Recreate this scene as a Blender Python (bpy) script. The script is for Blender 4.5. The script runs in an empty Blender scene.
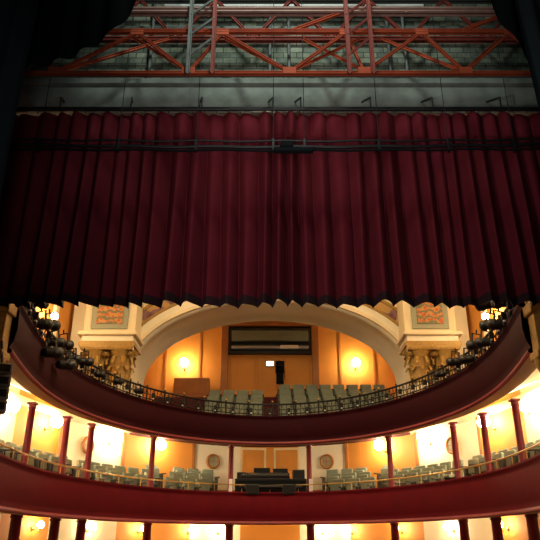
import bpy, bmesh, math, random
from mathutils import Vector, Matrix, Euler
random.seed(7)
scene = bpy.context.scene
scene.view_settings.view_transform = 'Standard'
scene.view_settings.look = 'None'
scene.view_settings.exposure = 0.0

# ------------------------------------------------------------------ materials
def mat(name, col, rough=0.6, metal=0.0, emis=None, estr=0.0, noise=0.0, nscale=8.0, bump=0.0, spec=0.5, sheen=0.0):
    m = bpy.data.materials.new(name); m.use_nodes = True
    nt = m.node_tree; b = nt.nodes['Principled BSDF']
    b.inputs['Base Color'].default_value = (*col, 1)
    b.inputs['Roughness'].default_value = rough
    b.inputs['Metallic'].default_value = metal
    b.inputs['Specular IOR Level'].default_value = spec
    b.inputs['Sheen Weight'].default_value = sheen
    if emis:
        b.inputs['Emission Color'].default_value = (*emis, 1)
        b.inputs['Emission Strength'].default_value = estr
    if noise > 0 or bump > 0:
        tc = nt.nodes.new('ShaderNodeTexCoord')
        n = nt.nodes.new('ShaderNodeTexNoise'); n.inputs['Scale'].default_value = nscale; n.inputs['Detail'].default_value = 5
        nt.links.new(tc.outputs['Object'], n.inputs['Vector'])
        if noise > 0:
            mx = nt.nodes.new('ShaderNodeMix'); mx.data_type = 'RGBA'
            mx.inputs['A'].default_value = (*[c*(1-noise) for c in col], 1)
            mx.inputs['B'].default_value = (*[min(1, c*(1+noise)) for c in col], 1)
            nt.links.new(n.outputs['Fac'], mx.inputs['Factor'])
            nt.links.new(mx.outputs['Result'], b.inputs['Base Color'])
        if bump > 0:
            bp = nt.nodes.new('ShaderNodeBump'); bp.inputs['Strength'].default_value = bump; bp.inputs['Distance'].default_value = .02
            nt.links.new(n.outputs['Fac'], bp.inputs['Height'])
            nt.links.new(bp.outputs['Normal'], b.inputs['Normal'])
    return m

M_curt = mat('crimson_velvet', (0.145, 0.014, 0.023), .9, noise=.25, nscale=2.2, spec=.12)
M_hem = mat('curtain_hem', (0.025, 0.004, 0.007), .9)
M_black = mat('black_serge', (0.006, 0.008, 0.010), .9, noise=.2, spec=.15)
M_leg = mat('dark_grey_serge', (0.030, 0.042, 0.048), .9, noise=.2, spec=.2)
M_blackmetal = mat('black_metal', (0.012, 0.012, 0.013), .45, metal=.3)
M_grey = mat('galvanised_steel', (0.17, 0.19, 0.18), .5, metal=.3, noise=.2)
M_orange = mat('orange_steel', (0.42, 0.075, 0.028), .7, noise=.45, nscale=5, spec=.3)
M_redsteel = mat('red_oxide_steel', (0.26, 0.045, 0.03), .65, noise=.3)
M_pinksteel = mat('primer_steel', (0.36, 0.22, 0.18), .6, noise=.3)
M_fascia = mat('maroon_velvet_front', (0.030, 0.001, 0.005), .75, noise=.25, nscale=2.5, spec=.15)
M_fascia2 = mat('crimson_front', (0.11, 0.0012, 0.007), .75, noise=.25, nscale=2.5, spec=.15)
M_rim = mat('rose_moulding', (0.30, 0.05, 0.065), .5)
M_cream = mat('cream_plaster', (0.80, 0.67, 0.42), .7, noise=.06, nscale=4)
M_creamw = mat('pale_plaster', (0.86, 0.78, 0.58), .7, noise=.05, nscale=4)
M_ochre = mat('ochre_wall', (0.66, 0.27, 0.04), .7, noise=.12, nscale=1.5)
M_ochred = mat('dark_ochre_wood', (0.38, 0.14, 0.025), .6, noise=.2, nscale=3)
M_gold = mat('gilded_plaster', (0.38, 0.22, 0.05), .5, metal=.2, noise=.5, nscale=18, bump=.4)
M_col = mat('dark_red_column', (0.17, 0.008, 0.014), .45, noise=.15)
M_seat = mat('seat_grey_green', (0.19, 0.23, 0.17), .7, noise=.2, nscale=10)
M_seatf = mat('seat_frame', (0.05, 0.045, 0.035), .5)
M_floor = mat('stage_boards', (0.06, 0.045, 0.035), .6, noise=.3, nscale=4)
M_carpet = mat('red_carpet', (0.10, 0.015, 0.015), .9, noise=.2)
M_dark = mat('dark_void', (0.01, 0.01, 0.01), .6)
M_glass = mat('booth_glass', (0.015, 0.02, 0.02), .1)
M_lamp = mat('lamp_globe_dress_circle', (1, .9, .7), .3, emis=(1.0, .80, .52), estr=110)
M_lamp3 = mat('lamp_globe_stalls', (1, .9, .7), .3, emis=(1.0, .78, .48), estr=130)
M_lampg = mat('lamp_globe_gallery', (1, .9, .7), .3, emis=(1.0, .78, .44), estr=95)
M_lamps = mat('lamp_globe_circle', (1, .9, .7), .3, emis=(1.0, .78, .44), estr=210)
M_brass = mat('brass', (0.6, 0.4, 0.12), .35, metal=.8)
M_white = mat('white_paint', (0.75, 0.75, 0.72), .5)
M_exit = mat('exit_sign_face', (.9, .95, .9), .5, emis=(1, .95, .7), estr=2.0)
M_lgrey = mat('speaker_grey', (0.35, 0.36, 0.38), .5, noise=.1)
M_frame = mat('grey_green_frame', (0.30, 0.31, 0.22), .6, noise=.1)

def brickmat():
    m = bpy.data.materials.new('concrete_blockwork'); m.use_nodes = True
    nt = m.node_tree; b = nt.nodes['Principled BSDF']; b.inputs['Roughness'].default_value = .9
    tc = nt.nodes.new('ShaderNodeTexCoord'); mp = nt.nodes.new('ShaderNodeMapping')
    mp.inputs['Rotation'].default_value = (math.radians(-90), 0, 0)
    br = nt.nodes.new('ShaderNodeTexBrick'); br.inputs['Scale'].default_value = 2.0
    br.inputs['Color1'].default_value = (.40, .44, .33, 1); br.inputs['Color2'].default_value = (.17, .21, .17, 1)
    br.inputs['Mortar'].default_value = (.09, .11, .09, 1); br.inputs['Mortar Size'].default_value = .02
    n = nt.nodes.new('ShaderNodeTexNoise'); n.inputs['Scale'].default_value = 1.3; n.inputs['Detail'].default_value = 8; n.inputs['Roughness'].default_value = .7
    mx = nt.nodes.new('ShaderNodeMix'); mx.data_type = 'RGBA'; mx.blend_type = 'MULTIPLY'; mx.inputs['Factor'].default_value = .9
    rp = nt.nodes.new('ShaderNodeValToRGB'); rp.color_ramp.elements[0].position = .40; rp.color_ramp.elements[0].color = (.22, .24, .20, 1)
    rp.color_ramp.elements[1].position = .62
    nt.links.new(tc.outputs['Object'], mp.inputs['Vector']); nt.links.new(mp.outputs['Vector'], br.inputs['Vector'])
    nt.links.new(tc.outputs['Object'], n.inputs['Vector']); nt.links.new(n.outputs['Fac'], rp.inputs['Fac'])
    nt.links.new(br.outputs['Color'], mx.inputs['A']); nt.links.new(rp.outputs['Color'], mx.inputs['B'])
    nt.links.new(mx.outputs['Result'], b.inputs['Base Color'])
    return m
M_brick = brickmat()
M_conc = mat('concrete_beam', (0.20, 0.23, 0.20), .85, noise=.6, nscale=3.5, bump=.3)

def ornament(name, base, c2, c3, scale):
    m = bpy.data.materials.new(name); m.use_nodes = True
    nt = m.node_tree; b = nt.nodes['Principled BSDF']; b.inputs['Roughness'].default_value = .6
    tc = nt.nodes.new('ShaderNodeTexCoord')
    v = nt.nodes.new('ShaderNodeTexVoronoi'); v.inputs['Scale'].default_value = scale
    w = nt.nodes.new('ShaderNodeTexWave'); w.wave_type = 'RINGS'; w.inputs['Scale'].default_value = scale*.5; w.inputs['Distortion'].default_value = 6
    r = nt.nodes.new('ShaderNodeValToRGB'); r.color_ramp.elements[0].color = (*base, 1)
    r.color_ramp.elements[1].color = (*c2, 1); r.color_ramp.elements[1].position = .6
    r.color_ramp.elements[0].position = .3
    mx = nt.nodes.new('ShaderNodeMix'); mx.data_type = 'RGBA'; mx.inputs['B'].default_value = (*c3, 1)
    r2 = nt.nodes.new('ShaderNodeValToRGB'); r2.color_ramp.elements[0].position = .6; r2.color_ramp.elements[1].position = .7
    nt.links.new(tc.outputs['Object'], v.inputs['Vector']); nt.links.new(tc.outputs['Object'], w.inputs['Vector'])
    nt.links.new(v.outputs['Distance'], r.inputs['Fac']); nt.links.new(w.outputs['Fac'], r2.inputs['Fac'])
    nt.links.new(r.outputs['Color'], mx.inputs['A']); nt.links.new(r2.outputs['Color'], mx.inputs['Factor'])
    nt.links.new(mx.outputs['Result'], b.inputs['Base Color'])
    return m
M_orn = ornament('painted_ornament', (.48, .09, .03), (.52, .26, .08), (.16, .17, .09), 9)
M_spand = ornament('painted_spandrel', (.14, .05, .08), (.26, .13, .12), (.5, .3, .1), 3)

# ------------------------------------------------------------------ mesh builder
class MB:
    def __init__(s): s.v = []; s.f = []; s.m = []; s.sm = []; s.mats = []
    def mi(s, m):
        if m not in s.mats: s.mats.append(m)
        return s.mats.index(m)
    def add(s, vs, fs, m, smooth=False, M=None):
        o = len(s.v); k = s.mi(m)
        for p in vs:
            s.v.append(tuple(M @ Vector(p)) if M is not None else tuple(p))
        for f in fs:
            s.f.append([i+o for i in f]); s.m.append(k); s.sm.append(smooth)
    def box(s, x0, x1, y0, y1, z0, z1, m, bev=0.0, M=None):
        if bev > 0:
            bm = bmesh.new(); bmesh.ops.create_cube(bm, size=1)
            for v in bm.verts: v.co = Vector(((x0+x1)/2+v.co.x*(x1-x0), (y0+y1)/2+v.co.y*(y1-y0), (z0+z1)/2+v.co.z*(z1-z0)))
            bmesh.ops.bevel(bm, geom=bm.edges[:], offset=bev, segments=2, affect='EDGES', profile=.5)
            bm.verts.index_update()
            s.add([v.co.copy() for v in bm.verts], [[v.index for v in f.verts] for f in bm.faces], m, False, M); bm.free(); return
        vs = [(x, y, z) for x in (x0, x1) for y in (y0, y1) for z in (z0, z1)]
        fs = [(0,1,3,2),(4,6,7,5),(0,4,5,1),(2,3,7,6),(0,2,6,4),(1,5,7,3)]
        s.add(vs, fs, m, False, M)
    def cyl(s, p0, p1, r0, m, r1=None, seg=12, M=None, cap=True):
        if r1 is None: r1 = r0
        p0 = Vector(p0); p1 = Vector(p1); d = (p1-p0).normalized()
        u = d.orthogonal().normalized(); w = d.cross(u)
        vs = []; fs = []
        for i in range(seg):
            a = 2*math.pi*i/seg; c = u*math.cos(a)+w*math.sin(a)
            vs.append(p0+c*r0); vs.append(p1+c*r1)
        for i in range(seg):
            j = (i+1) % seg; fs.append((2*i, 2*j, 2*j+1, 2*i+1))
        s.add(vs, fs, m, True, M)
        if cap:
            s.add([vs[2*i] for i in range(seg)], [list(range(seg))[::-1]], m, False, M)
            s.add([vs[2*i+1] for i in range(seg)], [list(range(seg))], m, False, M)
    def beam(s, p0, p1, w, h, m, M=None):
        p0 = Vector(p0); p1 = Vector(p1); d = p1-p0; L = d.length
        q = d.to_track_quat('X', 'Z').to_matrix().to_4x4()
        T = Matrix.Translation(p0) @ q
        if M is not None: T = M @ T
        t = min(w, h)*.22
        s.box(0, L, -w/2, w/2, h/2-t, h/2, m, M=T); s.box(0, L, -w/2, w/2, -h/2, -h/2+t, m, M=T)
        s.box(0, L, -t/2, t/2, -h/2, h/2, m, M=T)
    def lathe(s, prof, c, m, seg=20, M=None):
        vs = []; fs = []; n = len(prof)
        for i in range(seg):
            a = 2*math.pi*i/seg
            for r, z in prof: vs.append((c[0]+r*math.cos(a), c[1]+r*math.sin(a), c[2]+z))
        for i in range(seg):
            j = (i+1) % seg
            for k in range(n-1): fs.append((i*n+k, j*n+k, j*n+k+1, i*n+k+1))
        s.add(vs, fs, m, True, M)
    def ball(s, c, r, m, M=None, seg=12, rings=8):
        s.lathe([(max(1e-4, r*math.sin(math.pi*k/rings)), -r*math.cos(math.pi*k/rings)) for k in range(rings+1)], c, m, seg, M)
    def grid(s, rows, m, smooth=True, closed=False, mfun=None):
        n = len(rows); k = len(rows[0]); vs = [p for r in rows for p in r]
        o = len(s.v); s.v += [tuple(p) for p in vs]
        for i in range(n-1):
            for j in range(k if closed else k-1):
                j2 = (j+1) % k
                mm = mfun(i, j) if mfun else m
                s.f.append([o+i*k+j, o+i*k+j2, o+(i+1)*k+j2, o+(i+1)*k+j]); s.m.append(s.mi(mm)); s.sm.append(smooth)
    def obj(s, name, parent=None, loc=(0,0,0), angle=None):
        me = bpy.data.meshes.new(name); me.from_pydata(s.v, [], s.f)
        for m in s.mats: me.materials.append(m)
        me.polygons.foreach_set('material_index', s.m); me.polygons.foreach_set('use_smooth', s.sm)
        me.update()
        bm = bmesh.new(); bm.from_mesh(me); bmesh.ops.recalc_face_normals(bm, faces=bm.faces[:]); bm.to_mesh(me); bm.free()
        o = bpy.data.objects.new(name, me); scene.collection.objects.link(o); o.location = loc
        if parent: o.parent = parent
        return o

# ------------------------------------------------------------------ horseshoe paths
CY = 14.5
def path(a, b, xend, yend=10.9, ns=14, ne=60):
    pts = []
    for i in range(ns):
        t = i/ns; y = yend+(CY-yend)*t
        pts.append((-(xend+(a-xend)*math.sin(t*math.pi/2)), y))
    for i in range(ne+1):
        th = math.pi*(1-i/ne); pts.append((a*math.cos(th), CY+b*math.sin(th)))
    L = pts[:ns]
    for p in reversed(L): pts.append((-p[0], p[1]))
    return [Vector(p) for p in pts]
def normals(P):
    N = []
    for i in range(len(P)):
        t = (P[min(i+1, len(P)-1)]-P[max(i-1, 0)]).normalized(); N.append(Vector((-t.y, t.x)))
    return N
def off(P, d):
    N = normals(P); return [P[i]+N[i]*d for i in range(len(P))]
def resample(P, step):
    out = [P[0]]
    tot = sum((P[i+1]-P[i]).length for i in range(len(P)-1)); n = int(tot/step); st = tot/n
    cur = 0; target = st
    for i in range(len(P)-1):
        l = (P[i+1]-P[i]).length
        while cur+l >= target-1e-6 and len(out) <= n:
            out.append(P[i].lerp(P[i+1], (target-cur)/l)); target += st
        cur += l
    return out
F1 = path(4.9, 7.5, 4.5)
F2 = path(5.2, 7.55, 4.9)
W = path(7.0, 11.3, 6.95)

def sweep(mb, P, prof, m, mats=None, smooth=True):
    N = normals(P); rows = []
    for i in range(len(P)):
        rows.append([(P[i].x+N[i].x*d, P[i].y+N[i].y*d, z) for d, z in prof])
    mb.grid(rows, m, smooth, mfun=(lambda i, j: mats[j]) if mats else None)
def loft(mb, A, B, prof, m, mats=None, smooth=False):
    rows = []
    for i in range(len(A)):
        rows.append([(*A[i].lerp(B[i], f), z) for f, z in prof])
    mb.grid(rows, m, smooth, mfun=(lambda i, j: mats[j]) if mats else None)
def tube(mb, P, d, z, r, m, seg=8):
    sweep(mb, P, [(d+r*math.cos(2*math.pi*k/seg), z+r*math.sin(2*math.pi*k/seg)) for k in range(seg+1)], m)

# ------------------------------------------------------------------ auditorium shell
sh = MB(); sh.box(-7.3, 7.3, -3, 9.6, -1.75, -1.6, M_floor); sh.obj('floor')
sh = MB(); sh.box(-7.3, 7.3, 9.62, 28.4, -2.9, -2.7, M_carpet); sh.obj('floor_stalls')
sh = MB(); sh.box(-7.3, 7.3, 10.05, 28.4, 10.2, 10.4, M_cream); sh.obj('ceiling')
sh = MB(); sh.box(-7.25, -7.02, 10.05, 22.0, -2.7, 10.2, M_ochre)
for y in (12.5, 15.0, 17.5, 20.0): sh.box(-7.02, -6.92, y-.18, y+.18, 4.0, 9.6, M_cream, .02)
sh.box(-7.02, -6.9, 10.1, 22, 9.4, 10.2, M_cream); sh.obj('wall_left')
sh = MB(); sh.box(7.02, 7.25, 10.05, 22.0, -2.7, 10.2, M_ochre)
for y in (12.5, 15.0, 17.5, 20.0): sh.box(6.92, 7.02, y-.18, y+.18, 4.0, 9.6, M_cream, .02)
sh.box(6.9, 7.02, 10.1, 22, 9.4, 10.2, M_cream); sh.obj('wall_right')

sh = MB()
sh.box(-7.3, -5.0, 9.6, 10.0, -1.6, 12, M_brick); sh.box(5.0, 7.3, 9.6, 10.0, -1.6, 12, M_brick)
sh.box(-5.0, 5.0, 9.6, 10.0, 7.0, 12, M_brick)
sh.obj('wall_proscenium')

def wallmat(i, j):
    x = abs((W[i].x+W[min(i+1, len(W)-1)].x)/2)
    if x < 1.25: return M_ochre
    if x < 2.9: return M_creamw
    if x < 4.9: return M_ochre
    if x < 6.2: return M_creamw
    if x < 6.8: return M_ochre
    return M_cream
sh = MB()
for z0, z1 in ((-2.7, 1.25), (1.25, 3.9)):
    sh.grid([[(p.x, p.y, z0), (p.x, p.y, z1)] for p in W], M_cream, True, mfun=wallmat)
sweep(sh, W, [(-.0, 1.9), (-.05, 1.88), (-.05, 1.78), (0, 1.76)], M_ochred)
sweep(sh, W, [(-.0, 3.75), (-.10, 3.7), (-.05, 3.55), (0, 3.5)], M_cream)
sweep(sh, W, [(-.0, 1.15), (-.10, 1.1), (-.05, .98), (0, .95)], M_cream)
for x in (-4.9, -2.95, 2.95, 4.9, -6.2, 6.2):
    i = min((k for k in range(len(W)) if W[k].y > CY), key=lambda k: abs(W[k].x-x)); p = W[i]; n = normals(W)[i]
    sh.box(-.07, .07, -.05, .0, 1.3, 3.7, M_ochred, .01, M=Matrix.Translation((p.x, p.y, 0)) @ Matrix.Rotation(math.atan2(-n.x, n.y), 4, 'Z'))
sh.obj('wall_back')

# ------------------------------------------------------------------ balconies
def balcony(name, F, zb, zt, zfloor, fasc, rise_soffit, steps, zcover):
    mb = MB()
    zr = zb+.07
    prof = [(.35, zb+.02), (.02, zb), (-.03, zb+.03), (-.03, zr), (0.03, zr+.03), (-.03, zr+.16), (-.065, (zr+zt)/2-.05), (-.05, zt-.18), (0.0, zt-.1), (-.06, zt-.06), (-.07, zt), (.14, zt), (.14, zfloor)]
    mats = [M_cream, M_rim, M_rim, M_rim] + [fasc]*(len(prof)-5)
    sweep(mb, F, prof, fasc, mats)
    FO = off(F, .35)
    loft(mb, FO, W, [(0, zb+.02), (.02, zb+.06), (.5, zb+.06+rise_soffit*.5), (1, zb+rise_soffit)], M_cream, smooth=True)
    FI = off(F, .14)
    sp = []
    for f, z in steps:
        if sp: sp.append((f, sp[-1][1]))
        sp.append((f, z))
    sp.append((1, sp[-1][1]))
    loft(mb, FI, W, sp, M_carpet)
    if zcover:
        WO = [Vector((max(-7.01, min(7.01, p.x)), p.y)) for p in off(W, 1.6)]
        loft(mb, W, WO, [(0, zcover), (1, zcover)], M_carpet)
    return mb.obj(name)
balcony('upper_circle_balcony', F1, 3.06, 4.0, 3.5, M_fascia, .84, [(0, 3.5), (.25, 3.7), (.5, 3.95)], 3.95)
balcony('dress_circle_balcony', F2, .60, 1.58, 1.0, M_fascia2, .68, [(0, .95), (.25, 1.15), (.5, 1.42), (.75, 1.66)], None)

mb = MB()
tube(mb, F1, .05, 4.40, .032, M_blackmetal); tube(mb, F1, .05, 4.08, .02, M_blackmetal, 6); tube(mb, F1, .05, 4.22, .014, M_blackmetal, 6)
S = resample(off(F1, .05), .16)
for k, p in enumerate(S):
    mb.cyl((p.x, p.y, 3.99), (p.x, p.y, 4.4), .012, M_blackmetal, seg=5, cap=False)
    if k < len(S)-1:
        q = S[k+1]; a, b = ((4.08, 4.38) if k % 2 == 0 else (4.38, 4.08))
        mb.cyl((p.x, p.y, a), (q.x, q.y, b), .009, M_blackmetal, seg=4, cap=False)
    if k % 5 == 0:
        mb.cyl((p.x, p.y, 3.99), (p.x, p.y, 4.47), .028, M_blackmetal, seg=8); mb.ball((p.x, p.y, 4.5), .035, M_brass, seg=8, rings=6)
mb.obj('balcony_railing')
mb = MB()
tube(mb, F2, .05, 1.80, .02, M_brass)
S = resample(off(F2, .05), .9)
for p in S: mb.cyl((p.x, p.y, 1.57), (p.x, p.y, 1.8), .014, M_brass, seg=6)
mb.obj('balcony_railing')

mb = MB()
for k, p in enumerate(resample(off(F1, -.09), .62)):
    mb.cyl((p.x, p.y, 3.98), (p.x, p.y, 4.05), .035, M_blackmetal, seg=8)
    mb.ball((p.x, p.y, 4.07), .03, M_white, seg=8, rings=6)
    mb.box(p.x-.05, p.x+.05, p.y-.04, p.y+.04, 4.1, 4.24, M_blackmetal, .01)
mb.obj('footlight_strip')

# ------------------------------------------------------------------ columns
def column_mesh(z0, z1, r):
    mb = MB(); h = z1-z0
    mb.box(-r*1.35, r*1.35, -r*1.35, r*1.35, 0, .08, M_col, .01)
    mb.lathe([(r*1.25, .08), (r*1.2, .14), (r*1.02, .18), (r*.97, h*.5), (r*.92, h-.16), (r*1.1, h-.14), (r*1.1, h-.11), (r*.95, h-.1), (r*1.2, h-.05)], (0, 0, 0), M_col, 18)
    mb.box(-r*1.25, r*1.25, -r*1.25, r*1.25, h-.05, h, M_col, .01)
    return mb
def on_path(P, x=None, y=None, side=1):
    for i in range(len(P)-1):
        a, b = P[i], P[i+1]
        if a.x*side < -1e-6 and b.x*side < -1e-6: continue
        if x is not None:
            if a.y < CY or b.y < CY: continue
            if min(a.x, b.x) <= x <= max(a.x, b.x): return a.lerp(b, (x-a.x)/(b.x-a.x))
        else:
            if min(a.y, b.y) <= y <= max(a.y, b.y) and a.x*side > 0: return a.lerp(b, (y-a.y)/(b.y-a.y))
A2 = off(F2, .55)
spots = [on_path(A2, x=1.30*s_, side=s_) for s_ in (-1, 1)] + [on_path(A2, x=x_, side=1 if x_ > 0 else -1) for x_ in (-3.65, 3.70)]
for y in (18.5, 17.4, 15.6): spots.append(on_path(A2, y=y, side=-1))
for y in (18.3, 16.9, 15.2): spots.append(on_path(A2, y=y, side=1))
first = None
for p in spots:
    if first is None:
        first = column_mesh(.95, 3.16, .088).obj('cast_iron_column', loc=(p.x, p.y, .95)); cm1 = first.data
        c3 = column_mesh(-2.7, .72, .13).obj('stalls_column', loc=(p.x, p.y, -2.7)); cm3 = c3.data
    else:
        for nm, d, z in (('cast_iron_column', cm1, .95), ('stalls_column', cm3, -2.7)):
            o = bpy.data.objects.new(nm, d); scene.collection.objects.link(o); o.location = (p.x, p.y, z)

# ------------------------------------------------------------------ arch / gallery
AW, AZ, AH = 4.85, 5.6, 2.62
def archpts(a, zc, h, n=48, zfoot=3.6):
    pts = [(-a, zfoot)]
    for i in range(n+1):
        th = math.pi*(1-i/n); pts.append((a*math.cos(th), zc+h*math.sin(th)))
    pts.append((a, zfoot)); return pts
mb = MB()
inner = archpts(AW, AZ, AH)
prof_y = [22.0, 22.15, 22.3, 23.9, 24.1, 24.5]
dd = [.0, -.10, 0, 0, -.10, -.02]
mb.grid([[(x*(1+d/AW), y, z if k in (0, len(inner)-1) else AZ+(z-AZ)*(1+d/AH)) for k, (x, z) in enumerate(inner)] for y, d in zip(prof_y, dd)], M_creamw)
def ring(y0, a0, a1, m, t=.08):
    o0 = archpts(AW+a0, AZ, AH+a0); o1 = archpts(AW+a1, AZ, AH+a1)
    mb.grid([[(x, 22.0, z) for x, z in o0], [(x, 22.0-t, z) for x, z in o0], [(x, 22.0-t, z) for x, z in o1], [(x, 22.0, z) for x, z in o1]], m, False)
ring(22, 0.0, .12, M_cream, .12); ring(22, .12, .42, M_creamw, .05); ring(22, .42, .5, M_gold, .12); ring(22, .5, .85, M_spand, .04); ring(22, .85, .95, M_gold, .1)
o0 = archpts(AW, AZ, AH); rows0 = [(x, 22.0, z) for x, z in o0]; rows1 = []
k = len(o0)
for i, (x, z) in enumerate(o0):
    if i in (0, k-1): rows1.append((math.copysign(7.0, x), 22, 3.6))
    else:
        th = math.pi*(1-(i-1)/(k-3)); c, s_ = math.cos(th), math.sin(th)
        sc = min(7.0/max(abs(c), 1e-6), 4.59/max(s_, 1e-6)); rows1.append((c*sc, 22, AZ+s_*sc))
mb.grid([rows0, rows1], M_cream, False)
mb.box(-7.25, -AW, 24.5, 24.6, 3.6, 10.19, M_ochre); mb.box(AW, 7.25, 24.5, 24.6, 3.6, 10.19, M_ochre)
mb.obj('arch_proscenium_gallery')

mb = MB()
mb.box(-7.2, 7.2, 28.0, 28.3, 3.6, 10.2, M_ochre)
for x in (-4.6, -3.1, 3.1, 4.6):
    mb.box(x-.04, x+.04, 27.95, 28, 5.6, 9.4, M_ochred)
mb.box(-7.2, 7.2, 27.9, 28.0, 9.35, 9.6, M_cream)
mb.obj('wall_gallery_back')
for s_, nm in ((-1, 'wall_gallery_left'), (1, 'wall_gallery_right')):
    mb = MB(); mb.box(*sorted((s_*5.9, s_*6.05)), 24.6, 28.0, 3.6, 10.2, M_ochre); mb.obj(nm)
mb = MB(); mb.box(-5.9, 5.9, 24.6, 28, 9.62, 9.75, M_creamw); mb.obj('ceiling_gallery')

mb = MB()
mb.box(-2.15, -1.85, 27.7, 27.97, 5.6, 9.3, M_ochred, .02); mb.box(1.85, 2.15, 27.7, 27.97, 5.6, 9.3, M_ochred, .02)
mb.box(-1.85, 1.85, 27.72, 27.96, 9.05, 9.3, M_ochred, .02)
mb.box(-1.85, 1.85, 27.72, 27.96, 7.78, 7.9, M_blackmetal, .01)
mb.box(-1.85, 1.85, 27.9, 27.95, 7.9, 9.05, M_glass)
mb.box(-1.7, 1.7, 27.6, 27.9, 8.0, 8.1, M_lgrey, .02); mb.box(-1.7, 1.7, 27.62, 27.88, 8.35, 8.8, M_seat, .02)
for x in (-1.83, 1.75): mb.box(x, x+.07, 27.82, 27.92, 7.9, 9.05, M_blackmetal)
mb.box(.45, 1.25, 27.5, 27.62, 7.95, 8.1, M_white, .03)
for x in (-1.2, 0, 1.2): mb.box(x-.52, x+.52, 27.93, 27.97, 5.9, 7.6, M_ochre, .01)
mb.obj('projection_booth_window')
mb = MB(); mb.box(-.16, .16, 27.8, 27.86, 7.25, 7.45, M_exit); mb.box(-.18, .18, 27.84, 27.88, 7.22, 7.48, M_blackmetal); mb.obj('exit_sign')
mb = MB(); mb.box(-4.1, -2.6, 27.3, 27.9, 5.65, 6.6, M_ochred, .03); mb.box(-4.0, -3.4, 27.27, 27.31, 5.9, 6.5, M_ochred, .01); mb.box(-3.3, -2.7, 27.27, 27.31, 5.9, 6.5, M_ochred, .01); mb.obj('wooden_cabinet')

mb = MB()
for i in range(6):
    mb.box(-4.8, 4.8, 22.55+.85*i, 28.0, 3.5 if i == 0 else 3.55+.42*(i-1), 3.55+.42*i, M_carpet)
mb.obj('gallery_steps')

# ------------------------------------------------------------------ piers w/ capitals
def leaf(mb, base, out, h, w, m, curl=.12):
    side = Vector((-out.y, out.x, 0)); rows = []
    n = 7
    for i in range(n+1):
        t = i/n; z = h*math.sin(t*1.9)/math.sin(math.pi/2) if t < .83 else h*(1-.35*(t-.83)/.17)
        o = curl*(t**2.2)*1.2
        ww = w*(.55+.6*math.sin(t*math.pi*.9))*(1-.55*t**3)*(1+.18*math.cos(i*math.pi))
        c = base+out*o+Vector((0, 0, z))
        rows.append([c-side*ww*.5-out*.03, c-side*ww*.22, c+out*.025, c+side*ww*.22, c+side*ww*.5-out*.03])
    mb.grid(rows, m, True)
def capital(mb, cx, cy, z0, h, r):
    mb.lathe([(r, 0), (r*1.12, .03), (r*1.12, .07), (r, .1), (r*.98, h*.4), (r*1.15, h*.72), (r*1.45, h*.86)], (cx, cy, z0), M_gold, 20)
    for k in range(8):
        a = 2*math.pi*k/8; o = Vector((math.cos(a), math.sin(a), 0)); leaf(mb, Vector((cx, cy, z0+.1))+o*r, o, h*.36, r*.8, M_gold, r*.42)
        a += math.pi/8; o = Vector((math.cos(a), math.sin(a), 0)); leaf(mb, Vector((cx, cy, z0+.12))+o*r, o, h*.62, r*.75, M_gold, r*.5)
    for k in range(4):
        a = math.pi/4+math.pi/2*k; o = Vector((math.cos(a), math.sin(a), 0)); s_ = Vector((-o.y, o.x, 0))
        c = Vector((cx, cy, z0+h*.76))+o*r*1.5; rows = []
        for i in range(26):
            t = i/25; ang = t*4*math.pi; rr = r*.33*(1-t*.85)
            p = c+o*(rr*math.cos(ang))+Vector((0, 0, rr*math.sin(ang))); rows.append([p-s_*.05*(1+t), p+s_*.05*(1+t)])
        mb.grid(rows, M_gold, True)
    R = r*1.62; ab = []
    for k in range(4):
        for j in range(8):
            t = j/8; a = -math.pi/4+math.pi/2*k
            p0 = Vector((math.cos(a), math.sin(a)))*R*1.3; p1 = Vector((math.cos(a+math.pi/2), math.sin(a+math.pi/2)))*R*1.3
            q = p0.lerp(p1, t); q *= 1-.12*math.sin(math.pi*t); ab.append(q)
    mb.grid([[(cx+q.x*s_, cy+q.y*s_, z0+zz) for q in ab] for s_, zz in ((.01, h*.88), (.95, h*.88), (1.02, h*.95), (1.02, h), (.01, h))], M_gold, False, closed=True)
def pier(sx):
    mb = MB()
    cx = sx*5.4
    mb.box(*sorted((sx*4.65, sx*6.2)), 21.3, 22.0, 3.9, 6.2, M_cream, .02)
    for dx in (-.42, .42):
        mb.lathe([(.36, 0), (.36, .1), (.31, .16), (.29, .3), (.27, 1.0)], (cx+dx, 21.15, 3.95), M_cream, 24)
        capital(mb, cx+dx, 21.15, 4.9, 1.2, .31)
    a, b = sorted((sx*4.5, sx*6.35))
    mb.box(a, b, 20.75, 22, 6.1, 6.26, M_gold, .02); mb.box(a+.06, b-.06, 20.8, 22, 6.26, 6.45, M_creamw, .02)
    mb.box(a-.06, b+.06, 20.66, 22, 6.45, 6.58, M_cream, .03)
    mb.box(a+.05, b-.05, 20.95, 22, 6.58, 8.6, M_cream, .02)
    c = (a+b)/2
    mb.box(c-.62, c+.62, 20.88, 20.96, 6.72, 8.35, M_frame, .02); mb.box(c-.44, c+.44, 20.85, 20.9, 6.88, 8.2, M_orn, .01)
    mb.box(a-.08, b+.08, 20.8, 22, 8.6, 8.8, M_gold, .03)
    a2, b2 = sorted((sx*6.4, sx*6.88)); mb.box(a2, b2, 21.5, 22, 3.9, 9.6, M_creamw, .03)
    mb.obj('corinthian_pier')
pier(-1); pier(1)

for s_ in (-1, 1):
    mb = MB(); x = s_*4.66
    mb.box(x-.12, x+.12, 10.6, 10.88, 3.0, 8.8, M_gold, .02); mb.box(x-.17, x+.17, 10.55, 10.93, 3.7, 3.9, M_gold, .03); mb.box(x-.17, x+.17, 10.55, 10.93, 2.9, 3.05, M_gold, .03)
    mb.lathe([(.1, -.25), (.16, -.1), (.17, 0)], (x, 10.74, 2.92), M_gold)
    mb.obj('gilded_post')

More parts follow.
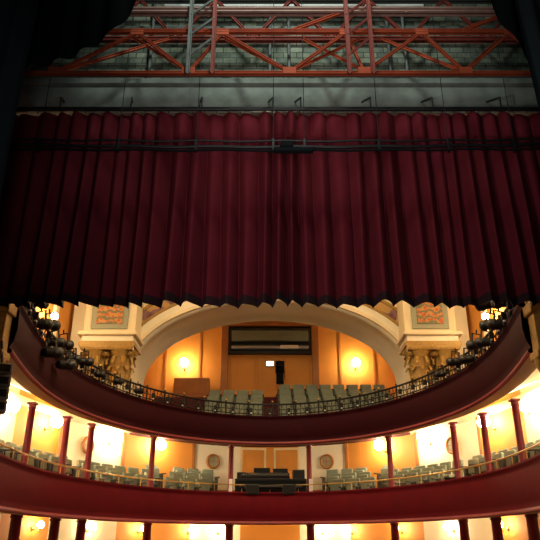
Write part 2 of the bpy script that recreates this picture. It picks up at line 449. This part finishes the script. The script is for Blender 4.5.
# ------------------------------------------------------------------ seats
def seat(mb, M, fold=True):
    mb.box(-.23, .23, .16, .25, .38, .95, M_seat, .035, M=M @ Matrix.Rotation(-.12, 4, 'X'))
    if fold: mb.box(-.21, .21, .02, .12, .42, .82, M_seat, .03, M=M @ Matrix.Rotation(-.1, 4, 'X'))
    else: mb.box(-.21, .21, -.22, .2, .38, .48, M_seat, .03, M=M)
    for x in (-.26, .26):
        mb.box(x-.02, x+.02, -.02, .2, 0, .6, M_seatf, M=M); mb.box(x-.03, x+.03, -.18, .22, .6, .64, M_seatf, .01, M=M)
mb = MB()
for i in range(5):
    z = 3.55+.42*i; y = 22.95+.85*i
    x = -2.2
    while x < 4.55:
        if not (-.45 < x < .4) and not (i == 4 and x < 0): seat(mb, Matrix.Translation((x, y, z)), random.random() < .8)
        x += .56
mb.obj('gallery_seating')
mb = MB()
fs = [(.36, 1.15), (.60, 1.42), (.84, 1.66)]
for f, z in fs:
    L = [F2[i].lerp(W[i], f) for i in range(len(F2))]; R = resample(L, .56); NR = normals(R)
    for p, n in zip(R, NR):
        ax = abs(p.x)
        if p.y < 19.5: continue
        if ax < 1.9 or (f > .8 and ax > 4.2) or 3.3 < ax < 3.6: continue
        seat(mb, Matrix.Translation((p.x, p.y, z)) @ Matrix.Rotation(math.atan2(-n.x, n.y), 4, 'Z'), random.random() < .8)
L = [F2[i].lerp(W[i], .55) for i in range(len(F2))]; R = resample(L, .6); NR = normals(R)
for p, n in zip(R, NR):
    if 11.2 < p.y < 18.8: seat(mb, Matrix.Translation((p.x, p.y, 1.42)) @ Matrix.Rotation(math.atan2(-n.x, n.y), 4, 'Z'), True)
mb.obj('dress_circle_seating')

def wallpoint(x, side):
    p = on_path(W, x=x, side=1 if x > 0 else -1)
    i = min(range(len(W)), key=lambda k: (W[k]-p).length); return p, normals(W)[i]
for x in (-2.15, 2.15, -5.75, 5.75):
    p, n = wallpoint(x, 1); M = Matrix.Translation((p.x-n.x*.02, p.y-n.y*.02, 2.9)) @ Matrix.Rotation(math.atan2(-n.x, n.y), 4, 'Z') @ Matrix.Rotation(math.pi/2, 4, 'X')
    mb = MB(); mb.lathe([(.2, 0), (.2, .05), (.24, .07), (.27, .05), (.28, 0)], (0, 0, 0), M_ochred, 28, M); mb.cyl((0, 0, .0), (0, 0, .03), .205, M_frame, seg=28, M=M)
    mb.box(-.2, .2, -.012, .012, .02, .045, M_ochred, M=M); mb.box(-.012, .012, -.2, .2, .02, .045, M_ochred, M=M)
    mb.obj('porthole_window')

for i, x in enumerate((-.65, .65)):
    p, n = wallpoint(x, 1); M = Matrix.Translation((p.x-n.x*.03, p.y-n.y*.03, 1.66)) @ Matrix.Rotation(math.atan2(-n.x, n.y), 4, 'Z')
    mb = MB(); mb.box(-.5, .5, -.04, .0, 0, 1.8, M_cream, .01, M=M); mb.box(-.42, .42, -.07, -.03, .05, 1.72, M_ochre, .01, M=M)
    for z in (.15, .95): mb.box(-.3, .3, -.09, -.06, z, z+.62, M_ochre, .015, M=M)
    mb.ball((.34, -.11, .85), .03, M_brass, M=M); mb.obj('door_%d' % (i+1))

# ------------------------------------------------------------------ sconces
def sconce(x, y, z, nx, ny, r=.085, m=None):
    mb = MB(); M = Matrix.Rotation(math.atan2(-nx, ny), 4, 'Z')
    d = .14+r
    mb.lathe([(.001, 0), (.06, .0), (.05, .02), (.02, .04)], (0, 0, 0), M_brass, 12, M @ Matrix.Rotation(math.pi/2, 4, 'X'))
    mb.cyl((0, -.02, 0), (0, -d+.03, -.06), .012, M_brass, seg=8, M=M); mb.cyl((0, -d+.03, -.06), (0, -d, 0), .012, M_brass, seg=8, M=M)
    mb.lathe([(.012, -.02), (.05, 0), (.06, .03)], (0, -d, 0), M_brass, 12, M)
    mb.ball((0, -d, r), r, m or M_lamp, M=M, seg=14, rings=8)
    return mb.obj('wall_sconce', loc=(x, y, z))
for s_ in (-1, 1):
    sconce(s_*3.75, 27.93, 7.15, 0, 1, .19, M_lampg)
    for x in (4.1, 5.3, 6.45, 6.88):
        p, n = wallpoint(s_*x, 1); sconce(p.x-n.x*.03, p.y-n.y*.03, 3.08, n.x, n.y, .18)
    for x in (1.9, 2.9, 4.4, 5.6, 6.45):
        p, n = wallpoint(s_*x, 1); sconce(p.x-n.x*.03, p.y-n.y*.03, .42, n.x, n.y, .095, M_lamp3)
    for y in (13.6, 11.6):
        sconce(s_*6.93, y, 3.0, s_, 0, .13)
    for y in (19.0, 15.0, 12.0):
        sconce(s_*6.9, y, 6.4, s_, 0, .11, M_lamps)

# ------------------------------------------------------------------ house curtain
mb = MB()
NX, NZ = 1600, 26; X0, X1 = -4.75, 4.75; ZT, ZB = 6.72, 3.27
rows = []; nf = 36
ph = [0]*(NX+1); acc = 0
for i in range(NX+1):
    x = X0+(X1-X0)*i/NX
    acc += (1+.14*math.sin(x*2.3+1)+.14*math.sin(x*5.1)+.14*math.sin(x*13+2))/NX
    ph[i] = acc
for j in range(NZ+1):
    t = j/NZ; row = []
    for i in range(NX+1):
        u = ph[i]/ph[-1]; a = 2*math.pi*nf*u
        x = X0+(X1-X0)*i/NX
        pipe = abs(math.sin(a/2))**.8
        amp = (.10+.20*t**.6)*(1+.25*math.sin(x*3.7+1)+.15*math.sin(x*8.3))
        xx = x+.012*math.sin(u*40+t*3)+.022*math.sin(a+t)*t
        y = 9.14-amp*pipe+.02*math.sin(a*.5+t*2)
        z = ZT+(ZB-ZT)*t
        if j == 0: z += .015*math.sin(a)
        z += t**8*(.01*math.sin(x*4)-.02+.012*math.sin(a+1))
        row.append((xx, y, z))
    rows.append(row)
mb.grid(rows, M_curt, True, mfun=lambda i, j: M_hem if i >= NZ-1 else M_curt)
mb.cyl((-4.8, 9.0, 6.76), (4.8, 9.0, 6.76), .04, M_blackmetal)
for k in range(48):
    x = -4.7+k*.2; mb.cyl((x, 9.0, 6.8), (x, 9.0, 6.68), .008, M_blackmetal, seg=5)
for x in (-3.55, -2.35, -1.15, .05, .52, 1.7, 2.75, 3.9):
    mb.cyl((x, 9.0, 6.76), (x, 9.0, 7.0), .012, M_blackmetal, seg=6); mb.cyl((x, 9.0, 7.0), (x-.08, 9.38, 7.2), .018, M_blackmetal, seg=6)
mb.obj('house_curtain')

mb = MB()
mb.box(-5.2, 5.2, 9.38, 9.6, 6.98, 7.55, M_conc, .01); mb.box(-5.2, 5.2, 9.3, 9.6, 7.55, 7.66, M_conc, .01)
mb.cyl((-5, 9.25, 7.72), (5, 9.25, 7.72), .025, M_grey)
mb.obj('trim_header_beam')

mb = MB()
def sagline(z, y, r, sag, m, x0=-4.4, x1=4.4, n=40):
    for k in range(n):
        xa = x0+(x1-x0)*k/n; xb = x0+(x1-x0)*(k+1)/n
        f = lambda x: z+sag*(x/4.4)**2+.01*math.sin(x*5+z*9)
        mb.cyl((xa, y, f(xa)), (xb, y, f(xb)), r, m, seg=8, cap=False)
sagline(5.54, 8.3, .026, .06, M_blackmetal); sagline(5.66, 8.32, .016, .04, M_blackmetal); sagline(5.47, 8.28, .018, .03, M_black)
for x in (-3.5, -2.3, -1.12, .05, .52, 1.65, 2.7, 3.7):
    mb.cyl((x, 8.3, 5.5), (x+.02, 8.32, 9.6), .006, M_blackmetal, seg=5); mb.box(x-.02, x+.02, 8.27, 8.34, 5.46, 5.68, M_blackmetal, .005)
mb.box(.05, .65, 8.22, 8.32, 5.43, 5.5, M_black, .02); mb.box(.15, .35, 8.2, 8.34, 5.5, 5.58, M_black, .02)
mb.obj('fly_batten')

# ------------------------------------------------------------------ orange steel truss
mb = MB()
Yt = 8.0
mb.beam((-4.8, Yt, 6.68), (4.8, Yt, 6.68), .07, .045, M_orange); mb.beam((-4.8, Yt+.18, 6.80), (4.8, Yt+.18, 6.80), .07, .05, M_grey)
mb.beam((-4.8, Yt, 7.5), (4.8, Yt, 7.5), .08, .055, M_orange)
mb.beam((-4.8, Yt, 7.92), (4.8, Yt, 7.92), .12, .09, M_pinksteel)
lo = [-4.4, -3.3, -1.25, .3, 1.45, 3.0, 4.5]; up = [-3.8, -2.1, -.75, 1.2, 2.4, 3.8]
for i, u in enumerate(up):
    mb.beam((lo[i], Yt, 6.7), (u, Yt, 7.48), .05, .04, M_orange); mb.beam((u, Yt, 7.48), (lo[i+1], Yt, 6.7), .05, .04, M_orange)
    mb.box(u-.1, u+.1, Yt-.035, Yt-.02, 7.42, 7.54, M_orange)
for l in lo: mb.box(l-.1, l+.1, Yt-.055, Yt-.04, 6.64, 6.76, M_orange)
for u in (-3.3, 0.3, 3.0): mb.beam((u, Yt, 7.5), (u+.9, Yt, 7.92), .05, .05, M_orange)
mb.obj('steel_truss')
mb = MB()
Yt2 = 9.1
mb.beam((-4.8, Yt2, 8.35), (4.8, Yt2, 8.35), .1, .08, M_redsteel); mb.beam((-4.8, Yt2, 9.3), (4.8, Yt2, 9.3), .12, .1, M_grey)
for k in range(7):
    x = -4.5+k*1.4; mb.beam((x, Yt2, 8.35), (x+.7, Yt2, 9.3), .06, .05, M_redsteel); mb.beam((x+.7, Yt2, 9.3), (x+1.4, Yt2, 8.35), .06, .05, M_redsteel)
for a, b in ((-3.3, -1.8), (-1.25, -2.4), (.3, -.8), (.3, 1.6), (1.5, .6), (3.0, 4.1), (3.0, 2.0)):
    mb.beam((a, 8.06, 6.75), (b, Yt2-.05, 8.32), .05, .05, M_orange)
mb.obj('steel_truss')
mb = MB()
for x, m in ((-1.24, M_grey), (-.87, M_redsteel), (1.2, M_redsteel), (1.56, M_redsteel)):
    mb.beam((x, 7.85, 6.55), (x, 7.85, 10.6), .07, .06, m)
for z in (6.9, 7.3, 7.7, 8.1, 8.5):
    mb.beam((1.2, 7.85, z), (1.56, 7.85, z+.35), .03, .03, M_redsteel); mb.beam((-1.24, 7.85, z), (-.87, 7.85, z+.35), .03, .03, M_grey)
mb.obj('hoist_guide_rails')
mb = MB()
for z, y in ((8.7, 9.45), (9.0, 9.5), (9.9, 9.5)): mb.cyl((-5, y, z), (5, y, z), .035, M_grey)
for x in (-2.2, .0, .35, 2.2, 2.5): mb.cyl((x, 9.45, 7.7), (x, 9.45, 11), .03, M_grey)
mb.box(-2.0, 2.9, 9.3, 9.55, 9.35, 9.6, M_white, .02)
mb.obj('service_pipes')

# ------------------------------------------------------------------ black masking
def drape(name, outline, y, m, pleat=.22, amp=.06, ztop=10.5):
    mb = MB(); rows = []; n = 160
    xs = [o[0] for o in outline]
    for i in range(n+1):
        x = xs[0]+(xs[-1]-xs[0])*i/n
        for k in range(len(xs)-1):
            if min(xs[k], xs[k+1])-1e-9 <= x <= max(xs[k], xs[k+1])+1e-9:
                t = (x-xs[k])/(xs[k+1]-xs[k]); zb = outline[k][1]*(1-t)+outline[k+1][1]*t; break
        row = []
        for j in range(13):
            t = j/12; z = ztop+(zb-ztop)*t
            row.append((x, y+amp*math.sin(x*2*math.pi/pleat+.6*math.sin(x*3+z*.4))*(.6+.4*t)+.05*math.sin(z*1.1+x*2), z))
        rows.append(row)
    mb.grid(rows, m, True); return mb.obj(name)
drape('stage_leg_curtain', [(-6.0, -1.58), (-3.10, -1.58)], 6.6, M_leg, .3, .05)
drape('stage_leg_curtain', [(3.30, -1.58), (6.0, -1.58)], 6.6, M_leg, .3, .05)
drape('swag_border_curtain', [(-4.0, 5.9), (-3.55, 5.93), (-3.25, 5.94), (-2.95, 6.05), (-2.55, 6.28), (-2.2, 6.56), (-1.98, 6.86), (-1.82, 7.2), (-1.7, 8.0)], 7.0, M_black, .35, .05)
drape('swag_border_curtain', [(3.10, 8.0), (3.16, 7.2), (3.26, 6.8), (3.42, 6.4), (3.62, 5.95), (3.85, 5.45), (6.2, 4.8)], 7.0, M_black, .35, .05)

# ------------------------------------------------------------------ stage spotlights clamped along the upper circle rail
def spotmesh():
    mb = MB()
    mb.lathe([(.001, -.2), (.07, -.2), (.09, -.16), (.095, .05), (.12, .12), (.12, .22), (.105, .22), (.1, .14), (.001, .13)], (0, 0, 0), M_blackmetal, 16)
    mb.cyl((0, 0, .135), (0, 0, .14), .095, M_glass, seg=16)
    for k in range(3): mb.lathe([(.1, -.13+.06*k), (.108, -.12+.06*k), (.1, -.11+.06*k)], (0, 0, 0), M_blackmetal, 16)
    for s_ in (-1, 1): mb.box(*sorted((s_*.125, s_*.14)), -.02, .26, -.02, .02, M_blackmetal)
    mb.box(-.14, .14, .25, .265, -.02, .02, M_blackmetal); mb.cyl((0, .26, 0), (0, .36, 0), .018, M_blackmetal, seg=8)
    return mb
sm = None
def spot(x, y, z, rx, rz, sc=.9):
    global sm
    if sm is None: o = spotmesh().obj('stage_spotlight'); sm = o.data
    else: o = bpy.data.objects.new('stage_spotlight', sm); scene.collection.objects.link(o)
    o.location = (x, y, z); o.rotation_euler = (math.radians(rx), 0, math.radians(rz)); o.scale = (sc,)*3
FR = off(F1, -.16)
for s_ in (-1, 1):
    for y, z in ((11.7, 4.3), (12.4, 4.1), (13.1, 4.3), (13.7, 4.1), (14.4, 4.25), (15.1, 4.1), (15.9, 4.25), (16.8, 4.15), (17.8, 4.2), (18.8, 4.15)):
        if s_ > 0 and y > 17.5: continue
        p = on_path(FR, y=y, side=s_); spot(p.x, p.y, z, 80, 150*-s_, .95 if y < 16 else .75)
for y, z in ((11.5, 4.75), (12.2, 4.7), (12.9, 4.7)): spot(4.6, y, z, 80, -150, 1.1)
for y, z in ((13.3, 3.75), (14.3, 3.75)): spot(-4.62, y, z, 80, 150, 1.1)

mb = MB()
mb.box(-.19, .19, -.3, .3, 1.15, 1.55, M_black, .03); mb.cyl((0, -.3, 1.36), (0, -.5, 1.36), .14, M_black); mb.cyl((0, 0, .3), (0, 0, 1.1), .035, M_blackmetal)
mb.box(-.15, .15, -.1, .2, .65, 1.1, M_black, .03)
for k in range(3):
    a = k*2*math.pi/3; mb.cyl((0, 0, .5), (.35*math.cos(a), .35*math.sin(a), 0), .018, M_blackmetal)
mb.obj('followspot_on_stand', loc=(.42, 27.2, 5.68))

mb = MB()
for k in range(4):
    z = 1.98+.2*k; Mx = Matrix.Translation((-4.45, 10.55, z)) @ Matrix.Rotation(.5, 4, 'Z') @ Matrix.Rotation(-.05*k, 4, 'X')
    mb.box(-.16, .16, -.14, .14, 0, .18, M_lgrey, .015, M=Mx); mb.box(-.12, .12, -.155, -.135, .03, .15, M_dark, .005, M=Mx)
mb.cyl((-4.45, 10.55, 2.75), (-4.55, 10.62, 3.2), .02, M_blackmetal); mb.obj('line_array_speaker')

# lighting control desk
mb = MB()
mb.box(-1.15, 1.2, 22.25, 23.0, 1.95, 2.02, M_blackmetal, .01)
mb.box(-1.1, 1.15, 22.27, 22.3, 1.0, 1.96, M_black)
for x in (-1.12, 1.17):
    for y in (22.3, 22.95): mb.box(x-.03, x+.03, y-.03, y+.03, .95, 1.95, M_blackmetal)
T = Matrix.Translation((-.1, 22.6, 2.1)) @ Matrix.Rotation(.25, 4, 'X')
mb.box(-.85, .75, -.3, .3, -.08, .1, M_blackmetal, .02, M=T)
for i in range(20): mb.box(-.78+.075*i, -.76+.075*i, -.22, -.05, .1, .12, M_lgrey, M=T)
mb.box(-.55, .0, 22.85, 22.9, 2.1, 2.42, M_blackmetal, .01); mb.cyl((-.27, 22.9, 2.0), (-.27, 22.9, 2.15), .03, M_blackmetal)
mb.box(.1, .6, 22.85, 22.9, 2.12, 2.4, M_blackmetal, .01); mb.cyl((.35, 22.9, 2.0), (.35, 22.9, 2.15), .03, M_blackmetal)
mb.box(.75, 1.15, 22.4, 22.9, 2.02, 2.32, M_blackmetal, .03); mb.box(-1.1, -.8, 22.5, 22.8, 2.02, 2.25, M_blackmetal, .03)
mb.cyl((-1.0, 22.02, 1.75), (1.05, 22.02, 1.73), .07, M_blackmetal); mb.box(-.8, -.35, 21.9, 22.14, 1.5, 1.82, M_blackmetal, .03); mb.box(.4, .85, 21.9, 22.14, 1.5, 1.82, M_blackmetal, .03)
mb.obj('lighting_control_desk')
mb = MB()
for x in (-1.28, 1.33):
    mb.box(x-.06, x+.06, 22.16, 22.2, 1.6, 2.0, M_white, .01)
mb.obj('paper_notices')

# ------------------------------------------------------------------ lights
def light(kind, name, loc, energy, col, target=None, size=.3, spot=None, blend=.5):
    l = bpy.data.lights.new(name, kind); l.energy = energy; l.color = col
    if kind == 'AREA': l.size = size
    else: l.shadow_soft_size = size
    if spot: l.spot_size = math.radians(spot); l.spot_blend = blend
    o = bpy.data.objects.new(name, l); scene.collection.objects.link(o); o.location = loc
    if target: o.rotation_euler = (Vector(target)-Vector(loc)).to_track_quat('-Z', 'Y').to_euler()
    return o
light('SPOT', 'stage_work_lamp', (-2.6, 3.0, 1.6), 420, (1, .88, .84), (1.6, 9, 4.7), .12, 70, 1.0)
light('SPOT', 'stage_work_lamp', (1.0, 1.0, .8), 400, (1, .88, .84), (.4, 9, 4.9), .15, 58, 1.0)
light('SPOT', 'fly_work_lamp', (0.2, 4.6, 9.9), 760, (.88, 1, .90), (.2, 9.4, 8.4), .5, 100, 1.0)
light('SPOT', 'fly_work_lamp', (.4, 3.0, 3.0), 210, (1, .95, .88), (.4, 8, 7.9), .2, 55, .8)
light('SPOT', 'leg_fill_light', (-1.2, 1.5, 1.0), 110, (.85, .95, 1), (-3.4, 6.6, 4.6), .2, 35, 1.0)  # added fill to lift the left leg curtain, not an actual fixture
light('SPOT', 'leg_fill_light', (1.2, 1.5, 1.0), 110, (.85, .95, 1), (3.8, 6.6, 5.6), .2, 35, 1.0)  # same added fill for the right leg curtain
light('POINT', 'house_fill_light', (0, 15.5, 8.6), 850, (1, .82, .54), None, .5)  # unseen fill added to brighten the arch and upper auditorium

w = bpy.data.worlds.new('World'); scene.world = w; w.use_nodes = True
w.node_tree.nodes['Background'].inputs[0].default_value = (.5, .45, .4, 1); w.node_tree.nodes['Background'].inputs[1].default_value = .02

cam = bpy.data.cameras.new('Camera'); cam.lens = 36*649/540; cam.sensor_width = 36
co = bpy.data.objects.new('Camera', cam); scene.collection.objects.link(co)
co.location = (0, 0, 0); co.rotation_euler = (math.radians(90+23), 0, 0)
scene.camera = co
